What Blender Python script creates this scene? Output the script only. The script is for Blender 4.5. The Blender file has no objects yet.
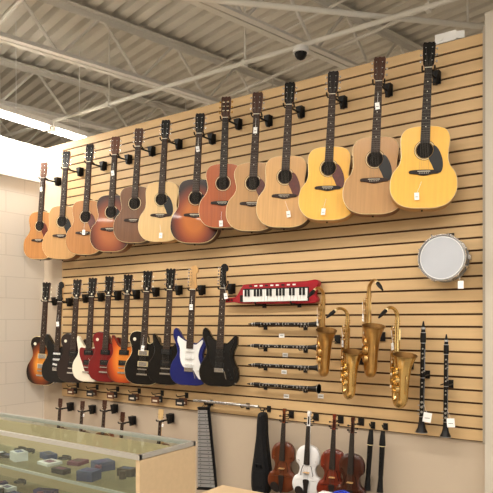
import bpy, bmesh, math, random
from mathutils import Vector, Matrix, Euler
random.seed(7)
R = math.radians
def s2l(v):
    v /= 255.0
    return v/12.92 if v <= 0.04045 else ((v+0.055)/1.055)**2.4
def C(r, g, b): return (s2l(r), s2l(g), s2l(b), 1.0)

# ------------------------------------------------------------------ materials
MATS = {}
def mat(name, col, rough=0.5, metal=0.0, coat=0.0, var=0.0, scale=8.0, emis=None, bump=0.0):
    if name in MATS: return MATS[name]
    m = bpy.data.materials.new(name); m.use_nodes = True
    nt = m.node_tree; p = nt.nodes['Principled BSDF']
    p.inputs['Base Color'].default_value = col
    p.inputs['Roughness'].default_value = rough
    p.inputs['Metallic'].default_value = metal
    if not metal: p.inputs['Specular IOR Level'].default_value = 0.3
    p.inputs['Coat Weight'].default_value = coat
    p.inputs['Coat Roughness'].default_value = 0.12
    if emis:
        p.inputs['Emission Color'].default_value = col
        p.inputs['Emission Strength'].default_value = emis
    tc = nt.nodes.new('ShaderNodeTexCoord')
    nz = nt.nodes.new('ShaderNodeTexNoise'); nz.inputs['Scale'].default_value = scale
    nt.links.new(tc.outputs['Object'], nz.inputs['Vector'])
    if var > 0:
        mx = nt.nodes.new('ShaderNodeMix'); mx.data_type = 'RGBA'
        mx.inputs[6].default_value = tuple(c*(1-var) for c in col[:3])+(1,)
        mx.inputs[7].default_value = tuple(min(1, c*(1+var)) for c in col[:3])+(1,)
        nt.links.new(nz.outputs['Fac'], mx.inputs[0])
        nt.links.new(mx.outputs[2], p.inputs['Base Color'])
    if bump > 0:
        bp = nt.nodes.new('ShaderNodeBump'); bp.inputs['Strength'].default_value = bump
        bp.inputs['Distance'].default_value = 0.01
        nt.links.new(nz.outputs['Fac'], bp.inputs['Height'])
        nt.links.new(bp.outputs['Normal'], p.inputs['Normal'])
    MATS[name] = m
    return m
def wood(name, c, dark=0.72, rough=0.38, grain='z', scale=1.0, coat=0.10):
    if name in MATS: return MATS[name]
    m = bpy.data.materials.new(name); m.use_nodes = True
    nt = m.node_tree; p = nt.nodes['Principled BSDF']
    p.inputs['Roughness'].default_value = rough
    p.inputs['Specular IOR Level'].default_value = 0.3
    p.inputs['Coat Weight'].default_value = coat
    p.inputs['Coat Roughness'].default_value = 0.15
    tc = nt.nodes.new('ShaderNodeTexCoord'); mp = nt.nodes.new('ShaderNodeMapping')
    s = {'z': (60, 60, 2.5), 'x': (1.6, 40, 40), 'y': (40, 2, 40)}[grain]
    mp.inputs['Scale'].default_value = tuple(v*scale for v in s)
    nz = nt.nodes.new('ShaderNodeTexNoise'); nz.inputs['Scale'].default_value = 1.0
    nz.inputs['Detail'].default_value = 4
    cr = nt.nodes.new('ShaderNodeValToRGB')
    cr.color_ramp.elements[0].position = 0.3; cr.color_ramp.elements[1].position = 0.65
    cr.color_ramp.elements[0].color = tuple(v*dark for v in c[:3])+(1,)
    cr.color_ramp.elements[1].color = c
    nt.links.new(tc.outputs['Object'], mp.inputs['Vector'])
    nt.links.new(mp.outputs['Vector'], nz.inputs['Vector'])
    nt.links.new(nz.outputs['Fac'], cr.inputs['Fac'])
    nt.links.new(cr.outputs['Color'], p.inputs['Base Color'])
    MATS[name] = m
    return m
def burst(name, inner, mid, outer, cz=0.2, sx=0.17, sz=0.24, a=0.45, b2=0.75, c3=0.98):
    if name in MATS: return MATS[name]
    m = bpy.data.materials.new(name); m.use_nodes = True
    nt = m.node_tree; p = nt.nodes['Principled BSDF']
    p.inputs['Roughness'].default_value = 0.3; p.inputs['Coat Weight'].default_value = 0.2
    p.inputs['Specular IOR Level'].default_value = 0.3
    tc = nt.nodes.new('ShaderNodeTexCoord'); mp = nt.nodes.new('ShaderNodeMapping')
    mp.inputs['Location'].default_value = (0, 0, -cz/sz)
    mp.inputs['Scale'].default_value = (1/sx, 0.01, 1/sz)
    ln = nt.nodes.new('ShaderNodeVectorMath'); ln.operation = 'LENGTH'
    cr = nt.nodes.new('ShaderNodeValToRGB')
    e = cr.color_ramp.elements
    e[0].position = a; e[0].color = inner
    e[1].position = c3; e[1].color = outer
    x = e.new(b2); x.color = mid
    nt.links.new(tc.outputs['Object'], mp.inputs['Vector'])
    nt.links.new(mp.outputs['Vector'], ln.inputs[0])
    nt.links.new(ln.outputs['Value'], cr.inputs['Fac'])
    nt.links.new(cr.outputs['Color'], p.inputs['Base Color'])
    MATS[name] = m
    return m
def glassmat(name, tint=(0.90, 0.95, 0.93, 1), refl=0.08):
    m = bpy.data.materials.new(name); m.use_nodes = True
    nt = m.node_tree; nt.nodes.clear()
    o = nt.nodes.new('ShaderNodeOutputMaterial'); mx = nt.nodes.new('ShaderNodeMixShader')
    t = nt.nodes.new('ShaderNodeBsdfTransparent'); g = nt.nodes.new('ShaderNodeBsdfGlossy')
    t.inputs['Color'].default_value = tint; g.inputs['Roughness'].default_value = 0.03
    mx.inputs[0].default_value = refl
    nt.links.new(t.outputs[0], mx.inputs[1]); nt.links.new(g.outputs[0], mx.inputs[2])
    nt.links.new(mx.outputs[0], o.inputs['Surface'])
    return m

BLACK = mat('black_lacquer', C(12, 11, 12), 0.25, coat=0.25)
BLKPL = mat('black_plastic', C(18, 18, 19), 0.5)
CLBLK = mat('grenadilla_black', C(15, 13, 13), 0.4)
EBONY = wood('ebony', C(34, 26, 23), 0.6, 0.55, coat=0.0)
ROSE = wood('rosewood', C(52, 33, 25), 0.6, 0.55, coat=0.0)
CHROME = mat('chrome', C(205, 205, 205), 0.25, 1.0)
STEEL = mat('string_steel', C(118, 112, 102), 0.5, 0.6)
GOLD = mat('gold_hardware', C(200, 160, 80), 0.25, 1.0)
IVORY = mat('ivory_plastic', C(235, 228, 208), 0.4)
WHITE = mat('white_plastic', C(236, 236, 234), 0.35)
PAPER = mat('paper_tag', C(248, 248, 246), 0.8)
CREAM = mat('cream_binding', C(226, 206, 160), 0.4)
HOLE = mat('soundhole_dark', C(18, 13, 10), 0.9)
BRASS = mat('brass_lacquer', C(222, 190, 126), 0.22, 1.0, var=0.12, scale=30)
BRASS2 = mat('brass_aged', C(202, 164, 104), 0.28, 1.0, var=0.2, scale=30)
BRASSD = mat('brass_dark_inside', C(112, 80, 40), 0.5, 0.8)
NICKEL = mat('nickel_keys', C(185, 185, 185), 0.3, 1.0)
MAHOG = wood('mahogany_neck', C(104, 60, 36), 0.7, 0.4)
MAPLE = wood('maple_neck', C(210, 166, 108), 0.85, 0.4)

# ------------------------------------------------------------------ mesh builder
def catmull(pts, n=5, closed=True):
    out = []; N = len(pts)
    rng = range(N) if closed else range(N-1)
    for i in rng:
        if closed: p0, p1, p2, p3 = pts[(i-1) % N], pts[i], pts[(i+1) % N], pts[(i+2) % N]
        else: p0, p1, p2, p3 = pts[max(i-1, 0)], pts[i], pts[i+1], pts[min(i+2, N-1)]
        for k in range(n):
            t = k/n; t2 = t*t; t3 = t2*t
            out.append(tuple(0.5*((2*b)+(-a+c)*t+(2*a-5*b+4*c-d)*t2+(-a+3*b-3*c+d)*t3)
                             for a, b, c, d in zip(p0, p1, p2, p3)))
    if not closed: out.append(tuple(pts[-1]))
    return out
def inset(pts, d):
    N = len(pts)
    A = sum(pts[i][0]*pts[(i+1) % N][1]-pts[(i+1) % N][0]*pts[i][1] for i in range(N))
    sg = 1 if A > 0 else -1
    out = []
    for i in range(N):
        a, b, c = pts[i-1], pts[i], pts[(i+1) % N]
        e1 = Vector((b[0]-a[0], b[1]-a[1])); e2 = Vector((c[0]-b[0], c[1]-b[1]))
        if e1.length < 1e-9: e1 = e2
        if e2.length < 1e-9: e2 = e1
        e1.normalize(); e2.normalize()
        n = Vector((-(e1.y+e2.y), e1.x+e2.x))
        if n.length < 1e-6: n = Vector((-e1.y, e1.x))
        n.normalize()
        k = d/max(0.5, n.dot(Vector((-e1.y, e1.x))))
        out.append((b[0]+sg*n.x*k, b[1]+sg*n.y*k))
    return out
class MB:
    def __init__(s): s.v = []; s.f = []; s.m = []; s.mats = []
    def mi(s, m):
        if m not in s.mats: s.mats.append(m)
        return s.mats.index(m)
    def add(s, vs, fs, m):
        o = len(s.v); s.v += [tuple(v) for v in vs]
        for i, f in enumerate(fs):
            s.f.append(tuple(o+k for k in f))
            s.m.append(s.mi(m[i] if isinstance(m, list) else m))
    def prism(s, pts, y0, y1, mf, ms=None, mb=None, ch=0.0, mc=None):
        ms = ms or mf; mb = mb or ms; mc = mc or ms
        N = len(pts); rings = []
        if ch > 0:
            ins = inset(pts, ch)
            rings = [(ins, y0), (pts, y0+min(ch, abs(y1-y0)*.3)), (pts, y1-min(ch, abs(y1-y0)*.3)), (ins, y1)]
            rm = [mc, ms, mb]
        else:
            rings = [(pts, y0), (pts, y1)]; rm = [ms]
        vs = []; fs = []; mm = []
        for p, y in rings: vs += [(q[0], y, q[1]) for q in p]
        for r in range(len(rings)-1):
            for i in range(N):
                j = (i+1) % N
                fs.append((r*N+i, r*N+j, (r+1)*N+j, (r+1)*N+i)); mm.append(rm[r])
        fs.append(tuple(range(N))); mm.append(mf)
        fs.append(tuple((len(rings)-1)*N+i for i in range(N))); mm.append(mb)
        s.add(vs, fs, mm)
    def tube(s, pts, rad, m, n=8, cap=True):
        pts = [Vector(p) for p in pts]
        if not isinstance(rad, (list, tuple)): rad = [rad]*len(pts)
        T = []
        for i in range(len(pts)):
            t = pts[min(i+1, len(pts)-1)]-pts[max(i-1, 0)]
            T.append(t.normalized())
        up = Vector((0, 0, 1)) if abs(T[0].z) < .9 else Vector((1, 0, 0))
        u = (up-T[0]*up.dot(T[0])).normalized()
        vs = []; fs = []
        for i, p in enumerate(pts):
            u = (u-T[i]*u.dot(T[i])).normalized(); w = T[i].cross(u)
            for k in range(n):
                a = 2*math.pi*(k+.5)/n
                vs.append(p+(u*math.cos(a)+w*math.sin(a))*rad[i])
        for i in range(len(pts)-1):
            for k in range(n):
                j = (k+1) % n
                fs.append((i*n+k, i*n+j, (i+1)*n+j, (i+1)*n+k))
        if cap:
            fs.append(tuple(range(n))); fs.append(tuple((len(pts)-1)*n+k for k in range(n)))
        s.add(vs, fs, m)
    def cyl(s, a, b, r, m, n=12, r2=None): s.tube([a, b], [r, r if r2 is None else r2], m, n)
    def box(s, c, d, m, M=None):
        vs = []
        for x in (-.5, .5):
            for y in (-.5, .5):
                for z in (-.5, .5):
                    v = Vector((x*d[0], y*d[1], z*d[2]))
                    if M: v = M @ v
                    vs.append(v+Vector(c))
        s.add(vs, [(0, 1, 3, 2), (4, 6, 7, 5), (0, 4, 5, 1), (2, 3, 7, 6), (0, 2, 6, 4), (1, 5, 7, 3)], m)
    def ring(s, c, r, t, y0, y1, m, n=28):
        vs = []; fs = []
        for k in range(n):
            a = 2*math.pi*k/n; ca, sa = math.cos(a), math.sin(a)
            for rr, y in ((r-t, y0), (r, y0), (r, y1), (r-t, y1)):
                vs.append((c[0]+rr*ca, y, c[1]+rr*sa))
        for k in range(n):
            j = (k+1) % n
            for q in range(4):
                w = (q+1) % 4
                fs.append((k*4+q, j*4+q, j*4+w, k*4+w))
        s.add(vs, fs, m)
    def tag(s, x, z, y, w=.028, h=.045):
        s.tube([(x*.3, y-.001, z+.09), (x, y-.003, z+.02)], .0009, PAPER, 4)
        s.box((x, y-.004, z), (w, .0015, h), PAPER, Matrix.Rotation(R(random.uniform(-12, 12)), 3, 'Y'))
        s.box((x, y-.0052, z-.004), (w*.6, .0005, .003), BLKPL)
    def build(s, name, loc=(0, 0, 0), rot=(0, 0, 0), sc=1.0, smooth=True):
        me = bpy.data.meshes.new(name); me.from_pydata(s.v, [], s.f)
        for m in s.mats: me.materials.append(m)
        for p, i in zip(me.polygons, s.m): p.material_index = i
        bm = bmesh.new(); bm.from_mesh(me)
        bmesh.ops.recalc_face_normals(bm, faces=bm.faces); bm.to_mesh(me); bm.free()
        if smooth:
            me.polygons.foreach_set('use_smooth', [True]*len(me.polygons))
            try: me.set_sharp_from_angle(angle=R(35))
            except Exception: pass
        me.update()
        ob = bpy.data.objects.new(name, me)
        bpy.context.scene.collection.objects.link(ob)
        ob.location = loc; ob.rotation_euler = rot
        ob.scale = (sc, sc, sc) if not isinstance(sc, tuple) else sc
        return ob

# ------------------------------------------------------------------ hangers
def hanger(ob, zn, yn, half):
    """black slat-wall yoke hanger carrying the neck of ob at local height zn"""
    M = Matrix.LocRotScale(ob.location, ob.rotation_euler, ob.scale)
    p = M @ Vector((0, yn, zn)); b = MB()
    ax = (M.to_3x3() @ Vector((1, 0, 0))).normalized(); ay = (M.to_3x3() @ Vector((0, -1, 0))).normalized()
    h = half
    wx = p.x; zz = p.z-.012
    b.box((wx, -.006, zz+.01), (.05, .010, .075), BLKPL)
    b.prism([(wx-.026, zz+.045), (wx+.026, zz+.045), (wx+.006, zz-.035), (wx-.006, zz-.035)], -.05, -.010, BLKPL)
    q = Vector((p.x, p.y, zz))
    b.tube([(wx, -.02, zz), tuple(q)], .007, BLKPL, 8)
    a1 = q-ax*h; a2 = q+ax*h
    b.tube([a1+ay*.045+Vector((0, 0, .012)), a1+ay*.03, a1, a2, a2+ay*.03, a2+ay*.045+Vector((0, 0, .012))], .0055, BLKPL, 8)
    b.build('guitar_hanger')

def frets(b, nut, S, n, w_at, y, zmin):
    for k in range(1, n+1):
        z = nut-S*(1-2**(-k/12))
        if z < zmin: break
        b.box((0, y-.0005, z), (w_at(z)*2, .0010, .0012), STEEL)
    for k in (3, 5, 7, 9, 12, 15):
        z = nut-S*((1-2**(-k/12))+(1-2**(-(k-1)/12)))/2
        if z > zmin: b.cyl((0, y-.0008, z), (0, y, z), .003, IVORY, 8)

def tuners33(b, nut, y0, y1, wfun, hw, zs=(.045, .085, .125), n=3, button=None):
    for sgn in (-1, 1):
        for i in range(n):
            z = nut+zs[i]; w = wfun(zs[i])
            b.cyl((sgn*w*.55, y0-.007, z), (sgn*w*.55, y0, z), .0036, hw, 8)
            b.cyl((sgn*w, (y0+y1)/2+.004, z), (sgn*(w+.010), (y0+y1)/2+.004, z), .0022, hw, 6)
            b.box((sgn*(w+.013), (y0+y1)/2+.004, z), (.009, .007, .013), button or hw)

# ------------------------------------------------------------------ acoustic guitar
DREAD = (.199, .140, .147, .508)
CLASS = (.184, .120, .138, .488)
OM = (.190, .122, .143, .495)
def acoustic(name, X, z0, z1, top, side, dims=DREAD, pg=None, neck=MAHOG, fb=ROSE, headm=None, hw=CHROME,
             bind=CREAM, y=-.20, yaw=20, lean=2.5, depth=.096, nstr=6, slotted=False, tag=None, bridge=None, hang=True):
    b = MB(); lb, w, ub, L = dims; k = L/.508
    half = [(0, 0), (.40*lb, .003), (.73*lb, .028*k), (.95*lb, .085*k), (lb, .15*k), (.935*lb, .215*k), (.5*(.79*lb+w)*1.01, .27*k),
            (w, .315*k), ((w+ub)*.495, .36*k), (ub, .41*k), (ub*.97, .453*k), (ub*.78, .49*k), (ub*.42, .506*k), (0, .508*k)]
    pts = half+[(-a, c) for a, c in reversed(half[1:-1])]
    pts = catmull(pts, 5)
    hd = depth/2
    b.prism(pts, -hd, hd, top, side, side, ch=.004, mc=bind)
    nut = .866 if L > .5 else L+.345
    S = .645
    zh = L-.150; yf = -hd
    b.ring((0, zh), .063, .0025, yf-.0006, yf, HOLE, 32)
    b.ring((0, zh), .059, .004, yf-.0008, yf, CREAM, 32)
    b.ring((0, zh), .054, .0025, yf-.0009, yf, HOLE, 32)
    b.cyl((0, yf-.0010, zh), (0, yf, zh), .050, HOLE, 32)
    if pg:
        pp = catmull([(.050, zh+.03), (.078, zh+.008), (.104, zh-.05), (.110, zh-.105), (.096, zh-.140), (.064, zh-.130), (.044, zh-.09),
                      (.026, zh-.052), (.042, zh-.03), (.053, zh)], 4)
        b.prism(pp, yf-.0016, yf+.001, pg)
    zb = nut-S+.0
    bp = catmull([(-.088, zb+.004), (-.075, zb+.011), (-.03, zb+.014), (.03, zb+.014), (.075, zb+.011), (.088, zb+.004),
                  (.085, zb-.008), (.05, zb-.012), (.0, zb-.022), (-.05, zb-.012), (-.085, zb-.008)], 3)
    b.prism(bp, yf-.009, yf+.001, bridge or fb, ch=.002)
    b.box((0, yf-.010, zb+.004), (.074, .006, .003), IVORY)
    for i in range(nstr):
        x = -.026+.052*i/(nstr-1)
        b.cyl((x, yf-.011, zb-.007), (x, yf-.008, zb-.007), .0024, IVORY, 6)
    zf = zh+.043
    wat = lambda z: .0285+(z-zf)/(nut-zf)*(.0220-.0285)
    b.prism([(-.0285, zf), (.0285, zf), (.022, nut), (-.022, nut)], yf-.008, yf+.0005, fb)
    b.prism([(-.028, L-.01), (.028, L-.01), (.022, nut+.01), (-.022, nut+.01)], yf-.001, yf+.019, neck, ch=.006)
    b.prism([(-.026, L-.004), (.026, L-.004), (.022, L+.018), (-.022, L+.018)], yf+.01, hd-.006, neck, ch=.004)
    frets(b, nut, S, 20, wat, yf-.008, zf)
    b.box((0, yf-.007, nut+.002), (.044, .008, .004), IVORY)
    hm = headm or neck
    hp = [(-.021, nut), (-.0235, nut+.012), (-.033, nut+.026), (-.037, nut+.09), (-.038, nut+.150), (-.030, nut+.164), (-.012, nut+.160), (0, nut+.164),
          (.012, nut+.160), (.030, nut+.164), (.038, nut+.150), (.037, nut+.09), (.033, nut+.026), (.0235, nut+.012), (.021, nut)]
    b.prism(hp, yf-.003, yf+.012, hm, neck, ch=.001)
    if slotted:
        for sg in (-1, 1):
            b.prism([(sg*.010, nut+.045), (sg*.020, nut+.045), (sg*.021, nut+.13), (sg*.011, nut+.13)], yf-.0038, yf-.0025, HOLE)
            for zz in (.055, .088, .12): b.cyl((sg*.008, yf-.004, nut+zz), (sg*.024, yf-.004, nut+zz), .003, IVORY, 8)
    n3 = 3 if nstr == 6 else 2
    tuners33(b, nut, yf-.003, yf+.012, lambda z: .035, hw, n=n3)
    for i in range(nstr):
        x0 = -.026+.052*i/(nstr-1); x1 = -.0175+.035*i/(nstr-1)
        j = i if i < nstr/2 else nstr-1-i
        b.tube([(x0, yf-.009, zb-.006), (x0, yf-.0125, zb+.004), (x1, yf-.0100, nut+.003), ((-1 if i < nstr/2 else 1)*.018, yf-.006, nut+.045+.04*j)], .0005, STEEL, 3)
    b.cyl((0, 0, -.010), (0, 0, .004), .005, BLKPL, 8)
    if tag: b.tag(tag[0], tag[1], yf-.012)
    tot = nut+.164; sc = (z1-z0)/tot
    ob = b.build(name, (X, y, z0), (R(-2.5), R(lean), R(yaw)), sc)
    if hang: hanger(ob, nut+.008, yf+.028, .033*sc+.004)
    return ob

NAT = wood('spruce_natural', C(206, 160, 100), .86)
NATY = wood('spruce_yellow', C(240, 184, 74), .90)
NATP = wood('spruce_pale', C(218, 184, 128), .88)
NATT = wood('spruce_tan', C(184, 140, 88), .86)
CEDAR = wood('cedar_orange', C(168, 84, 34), .8)
BRN = wood('mahogany_top', C(112, 74, 46), .75)
ORG = wood('amber_top', C(172, 118, 66), .82)
SIDED = wood('side_rosewood', C(72, 42, 28), .65)
SIDEM = wood('side_mahogany', C(128, 80, 46), .75)
SIDEL = wood('side_maple', C(186, 136, 76), .8)
PGBLK = mat('pickguard_black', C(14, 12, 11), .4)
PGRED = mat('pickguard_tortoise', C(86, 32, 20), .35, coat=.1, var=.5, scale=40)
BURSTA = burst('burst_acoustic', C(184, 104, 40), C(130, 56, 26), C(36, 17, 12), cz=.2, sx=.215, sz=.30, a=.35, b2=.65, c3=.92)
BURSTR = burst('burst_red_acoustic', C(166, 96, 52), C(128, 62, 34), C(54, 26, 18), cz=.2, sx=.21, sz=.30, a=.35, b2=.65, c3=.95)

AG = 'acoustic_guitar'
acoustic(AG, -1.195, 2.271, 3.272, NATY, SIDEL, pg=PGBLK, fb=EBONY, headm=BLACK, tag=(-.035, .07), bridge=EBONY)
acoustic(AG, -1.507, 2.268, 3.262, NATT, SIDEM, pg=PGBLK, headm=SIDED, tag=(.0, .70), yaw=19)
acoustic(AG, -1.829, 2.262, 3.250, NATY, SIDEL, pg=PGRED, headm=EBONY, tag=(-.02, .055), bridge=EBONY, yaw=20)
acoustic(AG, -2.161, 2.245, 3.253, NAT, SIDED, pg=PGRED, headm=BLACK, tag=(.04, .09), yaw=20)
acoustic(AG, -2.430, 2.245, 3.245, NATT, SIDED, dims=OM, pg=PGRED, headm=SIDED, tag=(.0, .72), yaw=22, depth=.088)
acoustic('classical_guitar', -2.690, 2.290, 3.270, CEDAR, SIDED, dims=CLASS, slotted=True, fb=EBONY, headm=SIDED, hw=GOLD, yaw=22, lean=1.5, depth=.086, tag=(.0, .03))
acoustic(AG, -2.960, 2.197, 3.200, BURSTA, SIDED, pg=PGBLK, headm=BLACK, yaw=22, depth=.088, tag=(.0, .74))
acoustic(AG, -3.310, 2.235, 3.215, NATP, SIDEL, pg=PGBLK, headm=BLACK, yaw=20, tag=(.02, .05))
acoustic(AG, -3.610, 2.250, 3.205, BRN, SIDED, dims=OM, pg=None, headm=SIDED, yaw=21, depth=.088)
acoustic(AG, -3.890, 2.195, 3.185, BURSTR, SIDEM, dims=OM, pg=PGBLK, headm=MAHOG, yaw=21, tag=(.0, .68), depth=.088)
acoustic(AG, -4.215, 2.190, 3.175, ORG, SIDED, dims=OM, pg=PGRED, headm=BLACK, yaw=20, tag=(.0, .2), depth=.088)
acoustic(AG, -4.535, 2.170, 3.165, NATT, SIDEM, pg=PGBLK, headm=BLACK, yaw=20)
acoustic(AG, -4.860, 2.190, 3.110, ORG, SIDED, dims=OM, pg=PGRED, headm=MAHOG, yaw=16, tag=(.0, .72), depth=.088)

# ------------------------------------------------------------------ electric guitar
SHAPES = {
 'single': [(0, 0), (-.08, .005), (-.14, .04), (-.165, .11), (-.155, .175), (-.122, .23), (-.108, .27), (-.118, .32), (-.135, .37), (-.12, .418), (-.075, .44), (-.03, .437),
            (.0, .43), (.027, .39), (.032, .352), (.052, .342), (.075, .36), (.098, .395), (.122, .395), (.136, .352), (.122, .30), (.108, .265), (.122, .23), (.155, .175), (.165, .11), (.14, .04), (.08, .005)],
 'strat': [(0, .0), (-.08, .0), (-.14, .035), (-.162, .10), (-.15, .17), (-.117, .225), (-.108, .27), (-.127, .33), (-.148, .38), (-.148, .43), (-.125, .45), (-.095, .42), (-.062, .37), (-.03, .352),
           (0, .35), (.03, .338), (.055, .338), (.082, .365), (.112, .398), (.135, .385), (.136, .33), (.115, .275), (.108, .235), (.125, .19), (.155, .13), (.158, .06), (.12, .015), (.07, .0)],
 'horned': [(0, 0), (-.07, .004), (-.13, .035), (-.158, .10), (-.15, .17), (-.118, .225), (-.108, .27), (-.122, .33), (-.130, .385), (-.118, .405), (-.090, .37), (-.062, .325), (-.034, .31),
            (.034, .31), (.062, .325), (.085, .36), (.110, .39), (.124, .372), (.122, .33), (.108, .27), (.118, .225), (.15, .17), (.158, .10), (.13, .035), (.07, .004)],
}
def electric(X, z0, z1, shape, body, side=None, pg=None, pk='hum', neck=MAHOG, fb=ROSE, headm=BLACK, hw=CHROME, head='33', bind=None,
             pkm=None, y=-.15, yaw=20, lean=2.5, tag=None, knob=None):
    b = MB(); side = side or body
    pts = catmull(SHAPES[shape], 4); h = .0225; yf = -h
    b.prism(pts, -h, h, body, side, side, ch=.005, mc=bind or side)
    S = .63; zb = .13; nut = zb+S
    zf = {'single': .285, 'strat': .29, 'horned': .285}[shape]
    if pg and shape == 'single':
        b.prism([(.026, .33), (.026, .16), (.05, .14), (.085, .19), (.095, .24), (.06, .30)], yf-.004, yf-.002, pg)
    elif pg and shape == 'strat':
        pp = catmull([(-.04, .35), (-.085, .375), (-.105, .385), (-.108, .345), (-.085, .29), (-.08, .22), (-.06, .16), (-.03, .135), (.03, .13), (.06, .09), (.09, .055), (.118, .06), (.12, .11),
                      (.095, .17), (.075, .23), (.082, .29), (.105, .345), (.10, .365), (.07, .34), (.04, .325)], 4)
        b.prism(pp, yf-.003, yf+.001, pg)
    elif pg:
        pp = catmull([(-.03, .30), (-.085, .30), (-.09, .24), (-.06, .17), (-.03, .10), (.03, .06), (.08, .06), (.10, .11), (.085, .18), (.085, .24), (.08, .30), (.03, .30)], 4)
        b.prism(pp, yf-.003, yf+.001, pg)
    pm = pkm or BLKPL
    if pk == 'hum':
        for z in (.262, .172):
            b.box((0, yf-.004, z), (.088, .008, .042), CREAM if pm == CHROME else BLKPL)
            b.box((0, yf-.008, z), (.070, .010, .034), pm)
            for i in range(6): b.cyl((-.025+.01*i, yf-.0136, z+.008), (-.025+.01*i, yf-.012, z+.008), .0020, CHROME, 6)
    elif pk == 'sss':
        for z, t in ((.27, 0), (.215, 0), (.165, 10)):
            b.box((0, yf-.007, z), (.072, .012, .017), pm, Matrix.Rotation(R(t), 3, 'Y'))
            for i in range(6): b.cyl((-.025+.01*i, yf-.0142, z), (-.025+.01*i, yf-.013, z), .0022, CHROME, 6)
    elif pk == 'ssh':
        for z in (.27, .22): b.box((0, yf-.007, z), (.072, .012, .017), pm)
        b.box((0, yf-.007, .165), (.075, .012, .035), pm)
    if head == '33':
        b.box((0, yf-.008, zb), (.080, .011, .010), hw)
        b.box((0, yf-.008, zb-.042), (.092, .013, .013), hw)
        zt = zb-.042
    else:
        b.box((0, yf-.006, zb-.005), (.072, .009, .032), hw)
        for i in range(6): b.box((-.027+.0108*i, yf-.012, zb), (.008, .005, .022), CHROME)
        b.tube([(.03, yf-.01, zb), (.05, yf-.035, zb-.01), (.07, yf-.04, .06)], .0025, hw, 6)
        zt = zb-.01
    kn = knob or BLKPL
    kp = [(.075, .10), (.11, .125), (.085, .055), (.12, .085)] if head == '33' else [(.072, .125), (.088, .095), (.105, .065)]
    for kx, kz in kp:
        b.cyl((kx, yf-.014, kz), (kx, yf, kz), .0095, kn, 12, .0105)
    if shape == 'single': b.cyl((-.085, yf-.002, .37), (-.085, yf, .37), .014, IVORY, 12); b.cyl((-.085, yf-.016, .37), (-.085, yf, .37), .003, IVORY, 6)
    b.cyl((.135, yf-.003, .03), (.135, yf+.01, .03), .006, CHROME, 8)
    wat = lambda z: .0280+(z-zf)/(nut-zf)*(.0215-.0280)
    b.prism([(-.028, zf), (.028, zf), (.0215, nut), (-.0215, nut)], yf-.012, yf-.004, fb)
    b.prism([(-.0275, zf+.02), (.0275, zf+.02), (.021, nut+.01), (-.021, nut+.01)], yf-.005, yf+.012, neck, ch=.005)
    frets(b, nut, S, 22, wat, yf-.012, zf)
    b.box((0, yf-.0115, nut+.002), (.043, .007, .004), IVORY)
    y0, y1 = yf-.006, yf+.008
    if head == '33':
        hp = [(-.021, nut), (-.024, nut+.012), (-.036, nut+.028), (-.034, nut+.08), (-.039, nut+.145), (-.042, nut+.165), (-.03, nut+.172), (-.013, nut+.163), (0, nut+.175),
              (.013, nut+.163), (.03, nut+.172), (.042, nut+.165), (.039, nut+.145), (.034, nut+.08), (.036, nut+.028), (.024, nut+.012), (.021, nut)]
        b.prism(hp, y0, y1, headm, neck, ch=.001)
        b.box((0, y0-.0006, nut+.025), (.012, .001, .016), IVORY)
        tuners33(b, nut, y0, y1, lambda z: .035, hw, button=IVORY if hw == CHROME and bind == CREAM else None); tot = nut+.175
        st = [((-1 if i < 3 else 1)*.019, nut+.045+.04*(i if i < 3 else 5-i)) for i in range(6)]
    else:
        hp = catmull([(-.021, nut), (-.023, nut+.02), (-.030, nut+.03), (-.030, nut+.10), (-.028, nut+.165), (-.012, nut+.19), (.015, nut+.192), (.034, nut+.170), (.036, nut+.14), (.020, nut+.128),
                      (.022, nut+.09), (.026, nut+.05), (.033, nut+.03), (.022, nut+.012), (.021, nut)], 3)
        b.prism(hp, y0, y1, headm, neck, ch=.001)
        st = []
        for i in range(6):
            z = nut+.035+.025*i
            b.cyl((-.018, y0-.008, z), (-.018, y0, z), .0036, hw, 8)
            b.cyl((-.028, y1-.005, z), (-.040, y1-.005, z), .0022, hw, 6); b.box((-.044, y1-.005, z), (.009, .008, .012), hw)
            st.append((-.018, z))
        tot = nut+.19
    for i in range(6):
        x0 = -.026+.0104*i; x1 = -.0175+.007*i
        b.tube([(x0, yf-.014, zt), (x0, yf-.018, zb), (x1, yf-.0145, nut+.002), (st[i][0], y0-.004, st[i][1])], .0005, STEEL, 3)
    b.cyl((0, 0, -.008), (0, 0, .004), .005, CHROME, 8)
    if tag: b.tag(tag[0], tag[1], yf-.02)
    sc = (z1-z0)/tot
    ob = b.build('electric_guitar', (X, y, z0), (R(-2), R(lean), R(yaw)), sc)
    hanger(ob, nut+.008, yf+.020, .033*sc+.003)
    return ob
RED = mat('cherry_red', C(112, 18, 20), .28, coat=.25, var=.2, scale=10)
BLUE = mat('deep_blue', C(22, 30, 98), .28, coat=.25, var=.15, scale=8)
CRW = mat('cream_white', C(230, 222, 202), .35, coat=.2)
ORB = burst('burst_orange', C(220, 128, 46), C(182, 72, 28), C(84, 24, 14), cz=.2, sx=.17, sz=.26, a=.4, b2=.7, c3=1.0)
TOB = burst('burst_tobacco', C(218, 140, 50), C(136, 62, 24), C(20, 12, 10), cz=.19, sx=.165, sz=.235, a=.35, b2=.62, c3=.9)
DRK = mat('dark_walnut', C(34, 20, 17), .3, coat=.25)
electric(-2.765, 1.116, 2.038, 'strat', BLACK, pg=PGBLK, pk='ssh', neck=MAPLE, fb=ROSE, headm=BLACK, head='6', yaw=22, tag=(.03, .70))
electric(-3.061, 1.106, 2.040, 'strat', BLUE, pg=WHITE, pk='sss', neck=MAPLE, fb=ROSE, headm=MAPLE, head='6', pkm=WHITE, knob=WHITE, tag=(0, .62))
electric(-3.304, 1.095, 2.036, 'horned', BLACK, pk='hum', headm=BLACK)
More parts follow.
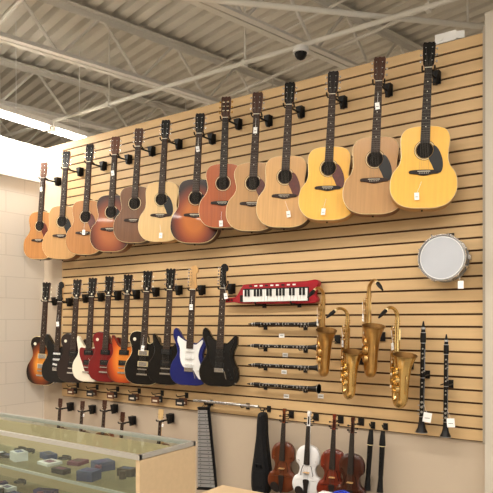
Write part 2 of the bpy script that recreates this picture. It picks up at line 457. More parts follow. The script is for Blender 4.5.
electric(-3.561, 1.076, 2.030, 'single', BLACK, bind=CREAM, pk='hum', pkm=CHROME, tag=(0, .3))
electric(-3.790, 1.080, 2.010, 'horned', ORB, side=RED, pk='hum', headm=BLACK, bind=RED)
electric(-4.022, 1.075, 2.005, 'single', RED, pk='hum', headm=BLACK, bind=DRK)
electric(-4.240, 1.065, 2.000, 'horned', CRW, pg=RED, pk='hum', headm=BLACK, tag=(.05, .12))
electric(-4.450, 1.045, 1.995, 'single', DRK, pk='hum', bind=BLACK)
electric(-4.680, 1.036, 1.976, 'strat', BLACK, pg=PGBLK, pk='sss', pkm=WHITE, neck=MAPLE, headm=BLACK, head='6', tag=(0, .55))
electric(-4.900, .995, 1.985, 'single', TOB, side=DRK, pk='hum', bind=CREAM, pkm=CHROME, yaw=18)

# ------------------------------------------------------------------ ukuleles behind the counter
UK = (.186, .125, .142, .50)
UKR = wood('koa_pink', C(190, 112, 84), .85)
for X, zt, m in ((-4.666, .885, BRN), (-4.354, .885, ORG), (-4.061, .915, BRN), (-3.835, .83, UKR), (-3.392, .89, NATP)):
    acoustic('ukulele', X, zt-.56, zt, m, SIDEM, dims=UK, nstr=4, y=-.14, yaw=15, depth=.12, headm=SIDED if m != NATP else NATP, neck=MAHOG if m != NATP else MAPLE, tag=(.05, .78) if m in (ORG, NATP) else None)

# ------------------------------------------------------------------ saxophones
def sax(X, z0, z1, yaw, lean, nworld, m, y=-.15):
    a = R(-yaw); nx = nworld[0]*math.cos(a)-nworld[1]*math.sin(a); ny = nworld[0]*math.sin(a)+nworld[1]*math.cos(a)
    b = MB()
    P = [(0, 0, .50), (0, 0, .40), (0, 0, .28), (0, 0, .16), (0, 0, .085)]
    r = [.0115, .0145, .018, .022, .025]
    for a in range(15, 180, 15):
        P.append((.042-.042*math.cos(R(a)), 0, .085-.045*math.sin(R(a)))); r.append(.025+.006*a/180)
    P += [(.084, 0, .085), (.086, 0, .14), (.090, 0, .20), (.096, 0, .25), (.103, 0, .285), (.108, 0, .305), (.110, 0, .315)]
    r += [.031, .033, .037, .043, .052, .060, .066]
    b.tube(P, r, m, 20, cap=False)
    b.tube([(.110, 0, .315), (.1105, 0, .318)], [.066, .0675], m, 20, cap=False)
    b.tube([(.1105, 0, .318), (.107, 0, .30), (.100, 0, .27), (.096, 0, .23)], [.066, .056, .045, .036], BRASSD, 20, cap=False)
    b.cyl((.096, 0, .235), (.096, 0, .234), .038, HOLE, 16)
    nk = [(0, 0, .49), (0, 0, .525), (nx*.012, ny*.012, .552), (nx*.04, ny*.04, .572), (nx*.075, ny*.075, .575), (nx*.10, ny*.10, .562)]
    b.tube(catmull(nk, 4, False), [.0125-.005*i/20 for i in range(21)], m, 12)
    b.tube([(nx*.092, ny*.092, .567), (nx*.112, ny*.112, .554)], .0085, CREAM, 10)
    b.tube([(nx*.105, ny*.105, .559), (nx*.13, ny*.13, .543), (nx*.165, ny*.165, .520)], [.0115, .012, .005], BLKPL, 10)
    for z in (.50, .485, .30, .10): b.cyl((0, 0, z-.004), (0, 0, z+.004), .016+(.5-z)*.028, m, 16)
    b.cyl((.0, 0, .245), (.09, 0, .235), .005, m, 8)
    for face, dx, dy in ((0, 0, -1), (1, -.94, -.34)):
        for i, z in enumerate((.465, .435, .405, .37, .34, .31, .27, .235, .20, .165, .13)):
            if face and i % 2: continue
            rr = .009+.0007*i; rb = .012+(.5-z)*.03
            p0 = Vector((dx*(rb-.002), dy*(rb-.002), z)); p1 = Vector((dx*(rb+.010), dy*(rb+.010), z)); p2 = Vector((dx*(rb+.0125), dy*(rb+.0125), z))
            b.cyl(p0, p0.lerp(p1, .5), rr*.8, BRASSD, 12)
            b.cyl(p0.lerp(p1, .6), p1, rr, m, 14)
            b.cyl(p1, p2, rr*.55, IVORY if (i % 2 == 0 and not face) else m, 12)
    for x, yy in ((.022, -.020), (-.024, -.014), (.028, -.010), (-.012, -.028)):
        b.tube([(x, yy, .47), (x*1.15, yy*1.15, .12)], .0024, m, 6)
        for z in (.46, .38, .30, .22, .14): b.cyl((0, 0, z), (x*1.08, yy*1.08, z), .0022, m, 6)
    for z, rr in ((.13, .022), (.18, .023), (.225, .02)):
        b.cyl((.088, -.042, z), (.088, -.03, z), rr, m, 16)
        b.ring((.088, z), rr+.003, .003, -.050, -.044, m, 18)
    b.tube([(.125, 0, .10), (.14, 0, .14), (.135, 0, .20)], .003, m, 6)
    b.box((-.03, -.01, .36), (.012, .012, .04), m); b.box((-.028, -.012, .24), (.012, .01, .05), m)
    for z in (.44, .41): b.box((.03, 0, z), (.008, .012, .03), m)
    b.tag(.04, .36, -.04, .03, .04)
    sc = (z1-z0)/.545
    lo = z0-.04*sc
    ob = b.build('saxophone', (X, y, lo), (0, R(lean), R(yaw)), sc)
    M = Matrix.LocRotScale(ob.location, ob.rotation_euler, ob.scale)
    p = M @ Vector((.045, .0, .248)); h = MB()
    h.box((p.x, -.006, p.z), (.04, .01, .06), BLKPL)
    h.tube([(p.x, -.005, p.z-.016), (p.x, p.y-.012, p.z-.016), (p.x, p.y-.03, p.z+.01)], .005, CHROME, 8)
    h.build('saxophone_hook')
sax(-1.896, 1.27, 1.84, -50, 6, (-.15, -.95), BRASS2)
sax(-1.718, 1.13, 1.70, -45, 4, (-.45, -.85), BRASS)
sax(-1.563, 1.28, 1.875, -52, 3, (.75, -.6), BRASS2)
sax(-1.375, 1.10, 1.70, -46, 2, (-.3, -.9), BRASS)

# ------------------------------------------------------------------ clarinets, flute, recorders
def clarinet(loc, rot, sc=1.0, name='clarinet', tag=False):
    b = MB()
    b.tube([(0, 0, 0), (0, 0, .004), (0, 0, .03), (0, 0, .06), (0, 0, .10)], [.038, .037, .024, .018, .0155], CLBLK, 18)
    b.tube([(0, 0, .10), (0, 0, .56)], [.0155, .0145], CLBLK, 14)
    b.tube([(0, 0, .56), (0, 0, .59), (0, 0, .62)], [.017, .0175, .0165], CLBLK, 14)
    b.tube([(0, 0, .62), (0, 0, .64), (0, -.003, .69)], [.0135, .0125, .004], CLBLK, 12)
    b.tube([(0, 0, .640), (0, 0, .652)], [.0140, .013], NICKEL, 12)
    for z, r in ((.002, .0388), (.10, .0170), (.34, .0165), (.555, .0172), (.62, .0172)):
        b.cyl((0, 0, z-.002), (0, 0, z+.002), r, NICKEL, 16)
    for i, z in enumerate((.13, .16, .19, .225, .255, .285, .31, .375, .40, .43, .46, .49, .52)):
        if i in (4, 9): continue
        b.cyl((0, -.020, z), (0, -.013, z), .005 if i > 2 else .0075, NICKEL, 12)
        if i % 3 == 1: b.box((.010, -.013, z+.008), (.014, .003, .004), NICKEL)
    for x in (.0125,):
        b.tube([(x, -.011, .12), (x, -.011, .32)], .0012, NICKEL, 6); b.tube([(x, -.011, .38), (x, -.011, .52)], .0012, NICKEL, 6)
    for z in (.115, .14, .17): b.box((-.018, -.012, z), (.014, .003, .005), NICKEL)
    if tag: b.tag(.035, .10, -.02, .05, .06)
    return b.build(name, loc, rot, sc)
def peg(X, z, y1=-.10, name='slatwall_hook', r=.004):
    b = MB(); b.box((X, -.005, z), (.03, .008, .045), BLKPL)
    b.tube([(X, -.004, z), (X, y1, z), (X, y1-.012, z+.018)], r, BLKPL, 8); b.build(name)
for i, (z, dx) in enumerate(((1.585, 0), (1.424, .01), (1.283, 0), (1.140, .01))):
    clarinet((-1.945-dx, -.075, z), (0, R(-90), 0), .87)
    for xx in (-2.10, -2.44): peg(xx, z-.021, -.095)
LAB = MB()
for x, z in ((-2.30, 1.50), (-2.28, 1.235), (-2.27, 1.36), (-2.26, 1.06), (-1.98, 1.08)):
    LAB.box((x, -.003, z), (.045, .002, .03), PAPER); LAB.box((x, -.0045, z), (.03, .001, .004), BLKPL)
LAB.build('price_labels')
clarinet((-1.238, -.08, .915), (0, R(1), R(12)), 1.0, tag=True)
clarinet((-1.091, -.08, .905), (0, R(.5), R(12)), .90, tag=True)
for X, z in ((-1.235, 1.27), (-1.09, 1.22)):
    b = MB(); b.box((X, -.005, z), (.05, .008, .05), BLKPL)
    b.tube([(X-.022, -.105, z), (X-.024, -.05, z), (X-.02, -.004, z)], .0035, BLKPL, 6)
    b.tube([(X+.026, -.105, z), (X+.026, -.05, z), (X+.02, -.004, z)], .0035, BLKPL, 6); b.build('clarinet_holder')
b = MB()
b.tube([(0, 0, 0), (.62, 0, 0)], .010, NICKEL, 14)
b.cyl((.50, -.003, 0), (.55, -.003, 0), .0125, NICKEL, 12)
b.box((.53, -.012, .002), (.028, .004, .016), NICKEL)
for i in range(15): b.cyl((.03+.026*i, -.016, 0), (.03+.026*i, -.008, 0), .0085, NICKEL, 12)
b.tube([(.02, -.010, .010), (.42, -.010, .010)], .002, NICKEL, 6)
for x in (.07, .44, .45): b.cyl((x, 0, 0), (x+.006, 0, 0), .0118, NICKEL, 12)
b.build('flute', (-3.08, -.07, .975))
for xx in (-2.95, -2.6): peg(xx, .960, -.09)
AC = [mat('packet_dark', C(34, 32, 34), .5), mat('packet_brown', C(96, 60, 40), .5), mat('packet_cream', C(214, 204, 186), .6)]
for k in range(6):
    X = -4.56+.27*k; peg(X, 1.0, -.12)
b = MB()
for k in range(6):
    X = -4.56+.27*k
    for j in range(2):
        yy = -.05-.04*j; w = .085
        b.box((X, yy, .955-.004*j), (w, .006, .055), AC[(k+j) % 2]); b.box((X, yy-.0035, .945), (w*.6, .001, .014), AC[2])
b.build('string_packets')
for X, t in ((-1.600, 4), (-1.512, 3)):
    b = MB()
    b.tube([(0, 0, 0), (0, 0, .03), (0, 0, .09), (0, 0, .10), (0, 0, .27), (0, 0, .275), (0, 0, .30), (0, 0, .36)],
           [.020, .017, .013, .0145, .016, .019, .018, .012], BLKPL, 16)
    for z in (.04, .07, .13, .155, .18, .205, .23): b.cyl((0, -.0175, z), (0, -.01, z), .004, HOLE, 8)
    b.box((0, -.013, .315), (.012, .006, .01), BLKPL)
    b.cyl((0, 0, .272), (0, 0, .276), .0193, CREAM, 16)
    ob = b.build('recorder', (X, -.075, .50), (0, R(t), 0), 1.1)
    peg(X+.01, .915, -.05)

# ------------------------------------------------------------------ violins
VIO1 = wood('violin_brown', C(104, 50, 24), .6, .28, coat=.3)
VIO2 = wood('violin_red', C(114, 40, 22), .6, .28, coat=.3)
VIO3 = wood('violin_dark', C(66, 30, 18), .6, .28, coat=.3)
VIOW = mat('violin_white', C(226, 226, 226), .3, coat=.3)
def violin(X, ztop, m, neckm, y=-.11, yaw=15, lean=2):
    b = MB()
    half = [(0, 0), (.045, .004), (.085, .03), (.104, .075), (.100, .11), (.088, .135), (.080, .139), (.066, .150), (.056, .18), (.058, .205), (.072, .226), (.080, .230), (.084, .26), (.080, .30), (.060, .335), (.025, .352), (0, .355)]
    sm = catmull(half, 3, False)
    pts = sm+[(-a, c) for a, c in reversed(sm[1:-1])]
    b.prism(pts, -.019, .019, m, ch=.003)
    i1 = inset(pts, .012); i2 = inset(pts, .028)
    N = len(pts); o = [(q[0], -.019, q[1]) for q in inset(pts, .004)]+[(q[0], -.024, q[1]) for q in i1]+[(q[0], -.028, q[1]) for q in i2]
    fs = []
    for r_ in range(2):
        for i in range(N):
            j = (i+1) % N; fs.append((r_*N+i, r_*N+j, (r_+1)*N+j, (r_+1)*N+i))
    fs.append(tuple(2*N+i for i in range(N))); b.add(o, fs, m)
    for sg in (-1, 1):
        f = [(sg*.040, -.0285, .148), (sg*.046, -.0285, .155), (sg*.040, -.0290, .17), (sg*.036, -.0290, .19), (sg*.030, -.0290, .21), (sg*.026, -.0285, .216)]
        b.tube(f, [.003, .002, .0018, .0018, .002, .003], HOLE, 6)
    b.prism([(-.021, .225), (.021, .225), (.012, .49), (-.012, .49)], -.044, -.037, EBONY)
    b.prism([(-.017, .345), (.017, .345), (.012, .495), (-.012, .495)], -.038, -.020, neckm, ch=.004)
    b.prism([(-.012, .495), (.012, .495), (.009, .565), (-.009, .565)], -.036, -.018, neckm, ch=.002)
    b.prism([(-.006, .50), (.006, .50), (.005, .555), (-.005, .555)], -.0365, -.035, HOLE)
    for k in range(16):
        a = k/15*2.6*math.pi; rr = .014*(1-k/20)
        if k: b.cyl((-.012+.004*(k/15), -.026+pr[0], .575+pr[1]), (.012-.004*(k/15), -.026+pr[0], .575+pr[1]), .006, neckm, 8)
        pr = (rr*math.cos(a), rr*math.sin(a))
    for i, z in enumerate((.507, .522, .537, .552)):
        sg = 1 if i % 2 else -1
        b.cyl((-sg*.012, -.027, z), (sg*.026, -.027, z), .003, EBONY, 8); b.cyl((sg*.026, -.027, z), (sg*.036, -.027, z), .0065, EBONY, 10, .005)
    b.prism([(-.021, .170), (.021, .170), (.018, .174), (-.018, .174)], -.058, -.028, MAPLE)
    b.prism(catmull([(-.010, .01), (.010, .01), (.016, .08), (.021, .118), (0, .125), (-.021, .118), (-.016, .08)], 3), -.044, -.038, EBONY)
    b.prism(catmull([(-.015, .005), (-.05, .01), (-.075, .035), (-.07, .065), (-.04, .07), (-.018, .045)], 4), -.044, -.034, EBONY)
    b.cyl((0, -.0, -.006), (0, 0, .01), .006, EBONY, 8)
    for i in range(4):
        b.tube([(-.012+.008*i, -.044, .118), (-.014+.0095*i, -.0585, .172), (-.007+.0047*i, -.0455, .49)], .0006, STEEL, 3)
    ob = b.build('violin', (X, y, ztop-.59), (R(-2), R(lean), R(yaw)))
    p = Matrix.LocRotScale(ob.location, ob.rotation_euler, ob.scale) @ Vector((0, -.012, .492)); h = MB()
    h.box((p.x, -.005, .93), (.04, .008, .05), BLKPL)
    h.tube([(p.x, -.005, .925), (p.x, p.y+.012, .925), (p.x, p.y+.012, p.z)], .004, BLKPL, 8)
    h.tube([(p.x-.02, p.y-.02, p.z+.005), (p.x-.02, p.y+.010, p.z), (p.x+.02, p.y+.010, p.z), (p.x+.02, p.y-.02, p.z+.005)], .004, BLKPL, 8)
    h.build('violin_hanger')
violin(-2.232, .985, VIO1, VIO1)
violin(-2.031, .985, VIOW, VIOW, yaw=12)
violin(-1.840, .980, VIO2, VIO2, yaw=16)
violin(-1.690, .975, VIO3, VIO3, yaw=10, y=-.14)

# ------------------------------------------------------------------ black gig bag
FAB = mat('black_nylon', C(18, 18, 20), .8, bump=.5, scale=60)
b = MB()
pp = catmull([(0, 0), (.050, .005), (.068, .05), (.070, .15), (.058, .25), (.046, .34), (.036, .43), (.032, .53), (.024, .585), (0, .595), (-.024, .585), (-.032, .53), (-.036, .43), (-.046, .34), (-.058, .25), (-.07, .15), (-.068, .05), (-.050, .005)], 4)
b.prism(pp, -.045, .045, FAB, ch=.015)
b.prism(inset(pp, .014), -.052, -.02, FAB, ch=.006)
b.tube([(x*1.01, .0, z) for x, z in pp[4:-4]], .003, BLKPL, 6)
b.tube([(0, .0, .59), (.012, 0, .62), (0, 0, .635), (-.012, 0, .62), (0, 0, .59)], .004, FAB, 6)
b.tube([(-.02, -.052, .2), (-.02, -.07, .23), (.02, -.07, .23), (.02, -.052, .2)], .005, FAB, 6)
b.box((0, -.053, .12), (.08, .008, .12), FAB)
b.build('instrument_gig_bag', (-2.42, -.09, .345), (0, R(1), R(10)))
peg(-2.41, .955, -.11)

# ------------------------------------------------------------------ glockenspiel (hung upright)
BARM = mat('aluminium_bars', C(176, 178, 180), .4, .6)
b = MB(); nb = 21; Lh = .62
for i in range(nb):
    z = .022+i*(Lh-.044)/(nb-1); w = .150-.070*i/(nb-1)
    b.box((0, -.014, z), (w, .008, .023), BARM)
    for sg in (-1, 1): b.cyl((sg*w*.3, -.021, z), (sg*w*.3, -.017, z), .003, BLKPL, 6)
for sg in (-1, 1):
    b.tube([(sg*.058, 0, 0), (sg*.028, 0, Lh)], .009, BLKPL, 6)
b.prism([(-.084, -.012), (.084, -.012), (.050, Lh+.012), (-.050, Lh+.012)], .006, .022, BLKPL, ch=.003)
b.box((0, -.004, -.008), (.16, .03, .012), BLKPL); b.box((0, -.004, Lh+.008), (.085, .03, .012), BLKPL)
b.tube([(-.02, .0, Lh), (0, .01, Lh+.03), (.02, .0, Lh)], .0025, BLKPL, 6)
b.build('glockenspiel', (-2.945, -.07, .30), (0, R(-3), R(12)))
peg(-2.975, .945, -.055)

# ------------------------------------------------------------------ snare drum
DHEAD = mat('drum_head', C(186, 190, 198), .45, var=.08, scale=6)
SHELL = mat('drum_shell', C(150, 150, 152), .3, .8)
b = MB(); r = .150
b.tube([(0, -.065, 0), (0, .065, 0)], r-.006, SHELL, 40)
b.cyl((0, -.070, 0), (0, -.066, 0), r-.008, DHEAD, 40)
for y0, y1 in ((-.078, -.056), (.056, .078)):
    b.ring((0, 0), r+.003, .008, y0, y1, CHROME, 40)
b.ring((0, 0), r-.012, .004, -.0712, -.0695, WHITE, 40)
for k in range(8):
    a = R(22.5+45*k); x, z = math.cos(a), math.sin(a)
    b.tube([((r+.008)*x, -.080, (r+.008)*z), ((r+.008)*x, .078, (r+.008)*z)], .003, CHROME, 6)
    b.tube([((r+.004)*x, -.022, (r+.004)*z), ((r+.004)*x, .022, (r+.004)*z)], .009, CHROME, 8)
    b.tube([((r+.004)*x, -.083, (r+.004)*z), ((r+.004)*x, -.070, (r+.004)*z)], .006, CHROME, 8)
b.box((r+.012, 0, 0), (.02, .06, .03), CHROME)
b.tube([(r*.7, -.08, -r*.75), (r*.78, -.085, -r*1.05)], .001, PAPER, 4)
b.box((r*.80, -.085, -r*1.2), (.035, .002, .05), PAPER)
b.build('snare_drum', (-1.090, -.115, 1.980), (0, 0, R(6)), .91)
b = MB(); b.box((-1.085, -.006, 2.12), (.05, .01, .05), BLKPL)
for dx in (-.05, .05):
    b.tube([(-1.09, -.008, 2.120), (-1.09+dx, -.02, 2.108), (-1.09+dx, -.19, 2.108), (-1.09+dx, -.195, 2.122)], .004, CHROME, 8)
b.build('drum_hook')

# ------------------------------------------------------------------ red keytar
KR = mat('keytar_red', C(152, 18, 34), .3, coat=.3)
b = MB()
pp = catmull([(0, .03), (.05, .036), (.13, .040), (.16, .062), (.20, .118), (.24, .135), (.50, .140), (.72, .142), (.80, .150), (.83, .13), (.815, .09), (.80, .05), (.82, .015), (.80, -.012),
              (.70, -.015), (.40, -.012), (.20, -.008), (.15, .000), (.12, .004), (.05, .002), (0, .006), (-.012, .018)], 4)
b.prism(pp, -.022, .022, KR, ch=.006)
b.box((.485, -.024, .052), (.54, .006, .098), BLKPL)
nk = 20; x0 = .22; kw = .53/nk
for i in range(nk):
    b.box((x0+kw*(i+.5), -.030, .048), (kw*.90, .014, .088), WHITE)
    if i % 7 in (0, 1, 3, 4, 5) and i < nk-1: b.box((x0+kw*(i+1), -.040, .068), (kw*.55, .012, .050), BLKPL)
for i in range(9): b.box((.28+.045*i, -.024, .120), (.022, .006, .010), WHITE if i % 3 else BLKPL)
for i in range(4): b.cyl((.03+.028*i, -.028, .020), (.03+.028*i, -.02, .020), .007, BLKPL, 10)
b.cyl((.785, -.03, .06), (.785, -.02, .06), .014, BLKPL, 14)
b.box((.20, -.026, .03), (.02, .01, .05), BLKPL)
b.build('keytar', (-2.79, -.09, 1.745), (0, 0, R(3)), 1.0)
for xx in (-2.45, -2.15): peg(xx, 1.727, -.12, r=.006)
b = MB(); b.tube([(-2.80, -.01, 1.90), (-2.80, -.03, 1.80), (-2.76, -.09, 1.79)], .003, BLKPL, 6); b.box((-2.8, -.005, 1.9), (.03, .01, .04), BLKPL); b.build('keytar_strap_hook')

# ------------------------------------------------------------------ room shell
SLAT = wood('slatwall_maple', C(208, 176, 130), .90, .5, grain='x', scale=.6, coat=0.0)
GROOVE_SHADE = mat('slat_groove_shade', C(78, 54, 34), .8)  # shade inside the grooves, put into the dark backing colour
BEIGE = mat('beige_paint', C(190, 174, 154), .85, var=.03, scale=2)
GREIGE = mat('column_paint', C(196, 188, 174), .85, var=.03, scale=2)
ZB, ZT, XL, XR = .880, 3.335, -4.80, -.87
b = MB(); n = 32; pitch = (ZT-ZB)/n
for i in range(n):
    z = ZB+pitch*(i+.5)
    b.box(((XL+XR)/2, .006, z), (XR-XL, .012, pitch-.0125), SLAT)
b.box(((XL+XR)/2, .016, (ZB+ZT)/2), (XR-XL, .008, ZT-ZB), GROOVE_SHADE)
b.build('slatwall_panel', smooth=False)
def rbox(name, x0, x1, y0, y1, z0, z1, m):
    b = MB(); b.box(((x0+x1)/2, (y0+y1)/2, (z0+z1)/2), (x1-x0, y1-y0, z1-z0), m); return b.build(name, smooth=False)
rbox('wall_back', -5.10, -.87, .020, .16, 0, ZT, BEIGE)
rbox('wall_back_right', -.87, 4.5, -.05, .16, 0, 3.42, GREIGE)
rbox('trim_1', -.882, -.868, -.052, .02, ZB, ZT+.01, mat('trim_grey', C(156, 146, 130), .6))
FLOOR = mat('floor_carpet', C(164, 154, 140), .9, var=.15, scale=40)
rbox('floor', -12, 4.6, -7.6, 6.5, -.1, 0, FLOOR)
bl = bpy.data.materials.new('painted_block'); bl.use_nodes = True
nt = bl.node_tree; p = nt.nodes['Principled BSDF']; p.inputs['Roughness'].default_value = .8
tc = nt.nodes.new('ShaderNodeTexCoord'); sx = nt.nodes.new('ShaderNodeSeparateXYZ'); cx = nt.nodes.new('ShaderNodeCombineXYZ')
br = nt.nodes.new('ShaderNodeTexBrick')
nt.links.new(tc.outputs['Object'], sx.inputs[0]); nt.links.new(sx.outputs['Y'], cx.inputs['X']); nt.links.new(sx.outputs['Z'], cx.inputs['Y'])
nt.links.new(cx.outputs[0], br.inputs['Vector'])
br.inputs['Scale'].default_value = 1.0; br.inputs['Brick Width'].default_value = .406; br.inputs['Row Height'].default_value = .203
br.inputs['Mortar Size'].default_value = .005; br.inputs['Mortar Smooth'].default_value = .6
br.inputs['Color1'].default_value = C(228, 218, 204); br.inputs['Color2'].default_value = C(226, 216, 202); br.inputs['Mortar'].default_value = C(212, 202, 187)
nt.links.new(br.outputs['Color'], p.inputs['Base Color'])
bp = nt.nodes.new('ShaderNodeBump'); bp.invert = True; bp.inputs['Strength'].default_value = .2; bp.inputs['Distance'].default_value = .003
nt.links.new(br.outputs['Fac'], bp.inputs['Height']); nt.links.new(bp.outputs['Normal'], p.inputs['Normal'])
rbox('wall_left', -5.25, -5.10, -7.5, .16, 0, 2.98, bl)
rbox('trim_2', -5.26, -5.07, -7.5, .16, 2.98, 3.33, mat('soffit_white', C(238, 236, 230), .7))
WALLP = mat('shop_wall_paint', C(160, 148, 130), .85, var=.05, scale=2)
rbox('wall_far', -12, 4.6, 6.4, 6.5, 0, 4.7, BEIGE)
rbox('wall_far_left', -12.1, -12, -7.6, 6.5, 0, 4.7, BEIGE)
rbox('wall_front', -12, 4.6, -7.6, -7.5, 0, 4.7, WALLP)
rbox('wall_right_lower', 4.5, 4.6, -7.5, 6.4, 0, .7, WALLP)
rbox('wall_right_upper', 4.5, 4.6, -7.5, 6.4, 3.0, 4.7, WALLP)
rbox('wall_right_pier', 4.5, 4.6, -7.5, -6.6, .7, 3.0, WALLP)
rbox('wall_right_pier', 4.5, 4.6, -1.2, 6.4, .7, 3.0, WALLP)
b = MB(); FR = mat('added_window_frame', C(90, 88, 86), .4, .6)  # window added in the unseen right wall to let daylight in
for yy in (-6.58, -4.8, -3.0, -1.22): b.box((4.55, yy, 1.85), (.06, .05, 2.3), FR)
for zz in (.72, 2.98): b.box((4.55, -3.9, zz), (.06, 5.4, .05), FR)
b.build('added_window_1', smooth=False)
ld = bpy.data.lights.new('added_window_portal', 'AREA'); ld.shape = 'RECTANGLE'; ld.size = 5.3; ld.size_y = 2.2; ld.cycles.is_portal = True
lo = bpy.data.objects.new('added_window_portal', ld); bpy.context.scene.collection.objects.link(lo)
lo.location = (4.58, -3.9, 1.85); lo.rotation_euler = (R(90), 0, R(90))

# corrugated deck ceiling
DECK = mat('deck_paint', C(212, 207, 196), .6, var=.08, scale=3)
b = MB(); vs = []; fs = []; prof = []
yy = -10.5
while yy < 10.5:
    prof += [(yy, 4.42), (yy+.085, 4.42), (yy+.105, 4.475), (yy+.13, 4.475)]; yy += .15
for a, z in prof: vs += [(-14, a, z), (9, a, z)]
for i in range(len(prof)-1): fs.append((2*i, 2*i+1, 2*i+3, 2*i+2))
b.add(vs, fs, DECK)
b.build('ceiling', (0, 0, 0), (0, 0, R(-14)), smooth=False)
JST = mat('joist_paint', C(218, 215, 207), .5, var=.05, scale=5)
def joist(X, Y):
    b = MB(); L0, L1 = -7.0, 6.0; zb, zt = 3.90, 4.40
    for z in (zb, zt-.02):
        for sg in (-1, 1):
            b.box((sg*.036, (L0+L1)/2, z), (.055, L1-L0, .008), JST)
            b.box((sg*.010, (L0+L1)/2, z+(.026 if z == zb else -.026)), (.007, L1-L0, .055), JST)
    y = L0; up = False
    while y < L1-.3:
        a = (0, y, zb+.01 if not up else zt-.03); c = (0, y+.40, zt-.03 if not up else zb+.01)
        b.tube([a, c], .015, JST, 6); up = not up; y += .40
    b.build('ceiling_joist', (X, Y, 0), (0, 0, R(-14)))
for k in range(-3, 4):
    joist(-4.16+1.52*k*math.cos(R(14)), .17-1.52*k*math.sin(R(14)))
PIPE = mat('conduit_white', C(228, 226, 218), .45)
def pipe(pts, r, m=PIPE):
    b = MB(); b.tube(pts, r, m, 10); return b
b = pipe([(-9.0, .26, 3.70), (2.5, .20, 3.70)], .018)
for x in (-6.2, -4.4, -2.8, -1.3): b.cyl((x, .24, 3.70), (x, .24, 4.41), .007, PIPE, 6); b.box((x, .235, 3.70), (.03, .05, .05), PIPE)
b.build('conduit_pipe')
# dome camera under the conduit
b = MB(); b.cyl((0, 0, -.02), (0, 0, .02), .06, WHITE, 20)
b.tube([(0, 0, -.02), (0, 0, -.04), (0, 0, -.06), (0, 0, -.072)], [.048, .044, .030, .008], BLKPL, 20)
b.build('dome_camera', (-2.27, .225, 3.662))
pipe([(-9.0, -.9, 4.16), (2.5, -2.2, 4.16)], .016).build('conduit_pipe')
b = pipe([(-3.4, -1.4, 3.80), (-.2, 1.85, 3.80), (1.5, 3.55, 3.86)], .020)
for t in (-2.6, -1.2): b.cyl((t, t*1.0156+2.053, 3.80), (t, t*1.0156+2.053, 4.41), .008, PIPE, 6)
b.build('conduit_pipe')
b = MB()
for y, z in ((1.5, 3.95), (1.5, 4.33), (-.9, 3.95), (-.9, 4.33)):
    b.tube([(-9.5, y+1.2, z), (3, y-1.9, z)], .013, JST, 6)
b.build('joist_bridging')
b = MB(); b.tube([(-9, 2.2, 3.70), (3, 1.6, 3.70)], .04, JST, 12)
for x in (-5, -3, -1): b.cyl((x, 2.2-.05*(x+9), 3.70), (x, 2.2-.05*(x+9), 3.62), .012, CHROME, 8)
for x in (-6, -3.6, -.6): b.cyl((x, 2.2-.05*(x+9), 3.70), (x, 2.2-.05*(x+9), 4.41), .007, JST, 6)
b.build('sprinkler_pipe')

# strip lights
TUBE = mat('fluorescent_tube', (1.0, .96, .89, 1), .5, emis=10.0)
FIX = mat('fixture_white', C(235, 235, 232), .4)
def strip(loc, length, rotz, power, size=.14):
    b = MB()
    b.prism([(-length/2, .02), (length/2, .02), (length/2, .07), (-length/2, .07)], -.066, .066, FIX)
    for y in (-.035, .035): b.tube([(-length/2+.03, y, .0), (length/2-.03, y, .0)], .016, TUBE, 10)
    for x in (-length/2+.02, length/2-.02): b.box((x, 0, .005), (.02, .11, .045), FIX)
    for x in (-length*.35, length*.35): b.cyl((x, 0, .06), (x, 0, 4.41-loc[2]), .004, FIX, 6)
    ob = b.build('fluorescent_strip_light', loc, (0, 0, rotz))
    ld = bpy.data.lights.new('strip_glow', 'AREA'); ld.shape = 'RECTANGLE'; ld.size = length; ld.size_y = size
    ld.energy = power; ld.color = (1.0, .93, .83)
    lo = bpy.data.objects.new('strip_glow', ld); bpy.context.scene.collection.objects.link(lo)
    lo.location = (0, 0, -.03); lo.parent = ob
    return ob
strip((-4.98, -1.22, 3.50), 2.4, R(90), 55)
strip((-4.98, 1.20, 3.50), 2.4, R(90), 60)
for x in (-4.0, -1.4, 1.2):
    strip((x, -2.6, 3.72), 2.4, 0, 62)
    strip((x, -5.2, 3.72), 2.4, 0, 66)
for x in (-8.5, -4.5, -.5):  # added strips, unseen behind the partition, to brighten the ceiling there
    strip((x, 3.6, 3.5), 2.4, 0, 90)

b = MB(); b.box((0, 0, .035), (.13, .07, .06), WHITE); b.box((.08, -.01, .03), (.05, .05, .045), WHITE, Matrix.Rotation(R(25), 3, 'Z'))
b.cyl((-.03, -.04, .035), (-.03, -.034, .035), .018, FIX, 12); b.build('wall_speaker', (-1.12, .05, ZT))

# ------------------------------------------------------------------ glass display counter
GL = glassmat('clear_glass'); LAM = wood('tan_laminate', C(206, 180, 144), .94, .5, grain='x', coat=0)
ALU = mat('aluminium_trim', C(200, 200, 198), .35, .8)
x0, x1, y0, y1, H = -4.6, -1.93, -1.82, -1.43, .995
b = MB()
b.box((x1-.012, (y0+y1)/2, H/2-.006), (.024, y1-y0, H-.012), LAM)
b.box((x0+.012, (y0+y1)/2, H/2-.006), (.024, y1-y0, H-.012), LAM)
b.box(((x0+x1)/2, y1-.01, .49), (x1-x0-.05, .018, .94), LAM)
b.box(((x0+x1)/2, (y0+y1)/2, .20), (x1-x0-.05, y1-y0-.03, .40), LAM)
b.box(((x0+x1)/2, y0+.006, .70), (x1-x0-.05, .006, .56), GL)
b.box(((x0+x1)/2, (y0+y1)/2, H-.004), (x1-x0-.01, y1-y0-.01, .008), GL)
for z in (.80, .60): b.box(((x0+x1)/2, (y0+y1)/2, z), (x1-x0-.05, y1-y0-.06, .008), GL); b.box(((x0+x1)/2, y0+.03, z), (x1-x0-.05, .008, .014), ALU)
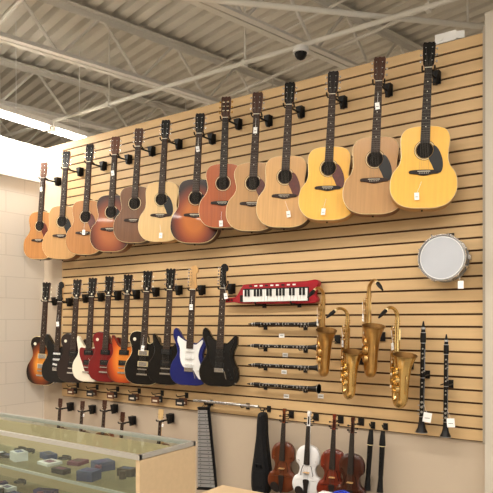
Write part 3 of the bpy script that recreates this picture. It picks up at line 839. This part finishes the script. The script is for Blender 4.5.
for yy in (y0+.006, y1-.006): b.box(((x0+x1)/2, yy, H-.004), (x1-x0, .018, .022), ALU)
for xx in (x0+.009, x1-.009): b.box((xx, (y0+y1)/2, H-.004), (.018, y1-y0, .022), ALU)
b.box((-3.2, y0+.006, .70), (.012, .012, .56), ALU)
b.build('display_counter', smooth=False)
cols = [C(30, 30, 34), C(54, 46, 92), C(204, 200, 194), C(104, 48, 70), C(28, 26, 26), C(52, 66, 100), C(60, 50, 44), C(130, 122, 110)]
ms = [mat('box_colour_%d' % i, c, .5) for i, c in enumerate(cols)]
b = MB()
for z in (.804, .604, .402):
    x = x0+.1
    while x < x1-.15:
        w = random.uniform(.05, .14); h = random.uniform(.012, .05); d = random.uniform(.05, .10)
        yy = random.uniform(y0+.10, y1-.10)
        m = random.choice(ms); Mz = Matrix.Rotation(R(random.uniform(-20, 20)), 3, 'Z')
        b.box((x, yy, z+h/2), (w, d, h), m, Mz)
        b.box((x, yy, z+h+.0006), (w*.6, d*.5, .001), random.choice(ms), Mz)
        q = random.random()
        if q < .35: b.cyl((x+.03, yy-.06, z), (x+.03, yy-.06, z+.04), .018, random.choice(ms), 12)
        elif q < .6:
            b.tube([(x+.04*math.cos(t*.6), y1-.09+.03*math.sin(t*.6), z+.006+.001*t) for t in range(16)], .005, ms[0], 6)
        x += w+random.uniform(.0, .03)
b.build('shelf_merchandise')

# low table with a box and coiled blue cable
b = MB(); tx0, tx1, ty0, ty1, tz = -2.45, -1.25, -1.15, -.52, .50
b.box(((tx0+tx1)/2, (ty0+ty1)/2, tz-.015), (tx1-tx0, ty1-ty0, .03), LAM)
b.box(((tx0+tx1)/2, (ty0+ty1)/2, tz-.055), (tx1-tx0-.06, ty1-ty0-.06, .05), LAM)
for xx in (tx0+.05, tx1-.05):
    for yy in (ty0+.05, ty1-.05): b.tube([(xx, yy, 0), (xx, yy, tz-.03)], [.018, .026], LAM, 4)
b.build('low_table', smooth=False)
b = MB(); b.box((0, 0, .045), (.28, .20, .09), WHITE); b.box((0, 0, .095), (.29, .21, .012), WHITE); b.box((0, -.101, .045), (.12, .002, .05), ms[5]); b.build('storage_box', (-1.52, -.68, tz))
CB = mat('blue_cable', C(40, 66, 190), .4)
b = MB(); P = []
for k in range(90):
    a = k*.35; P.append(((.055+.006*math.sin(k*.9))*math.cos(a), (.055+.006*math.cos(k*1.3))*math.sin(a), .006+.0003*k+.004*math.sin(k)))
b.tube(P, .004, CB, 6); b.build('coiled_cable', (-1.49, -.68, tz+.103))

# ------------------------------------------------------------------ world + camera
w = bpy.data.worlds.new('world'); bpy.context.scene.world = w; w.use_nodes = True
bg = w.node_tree.nodes['Background']; bg.inputs[0].default_value = (.95, .97, 1.0, 1); bg.inputs[1].default_value = 2.2
cd = bpy.data.cameras.new('camera'); cam = bpy.data.objects.new('camera', cd); bpy.context.scene.collection.objects.link(cam)
cam.location = (0, -3.75, 1.6); cam.rotation_euler = (R(90), 0, R(34.9))
cd.sensor_width = 36; cd.lens = 600/493*36; cd.shift_y = 75.5/493; cd.clip_start = .05
bpy.context.scene.camera = cam
bpy.context.scene.view_settings.view_transform = 'Standard'
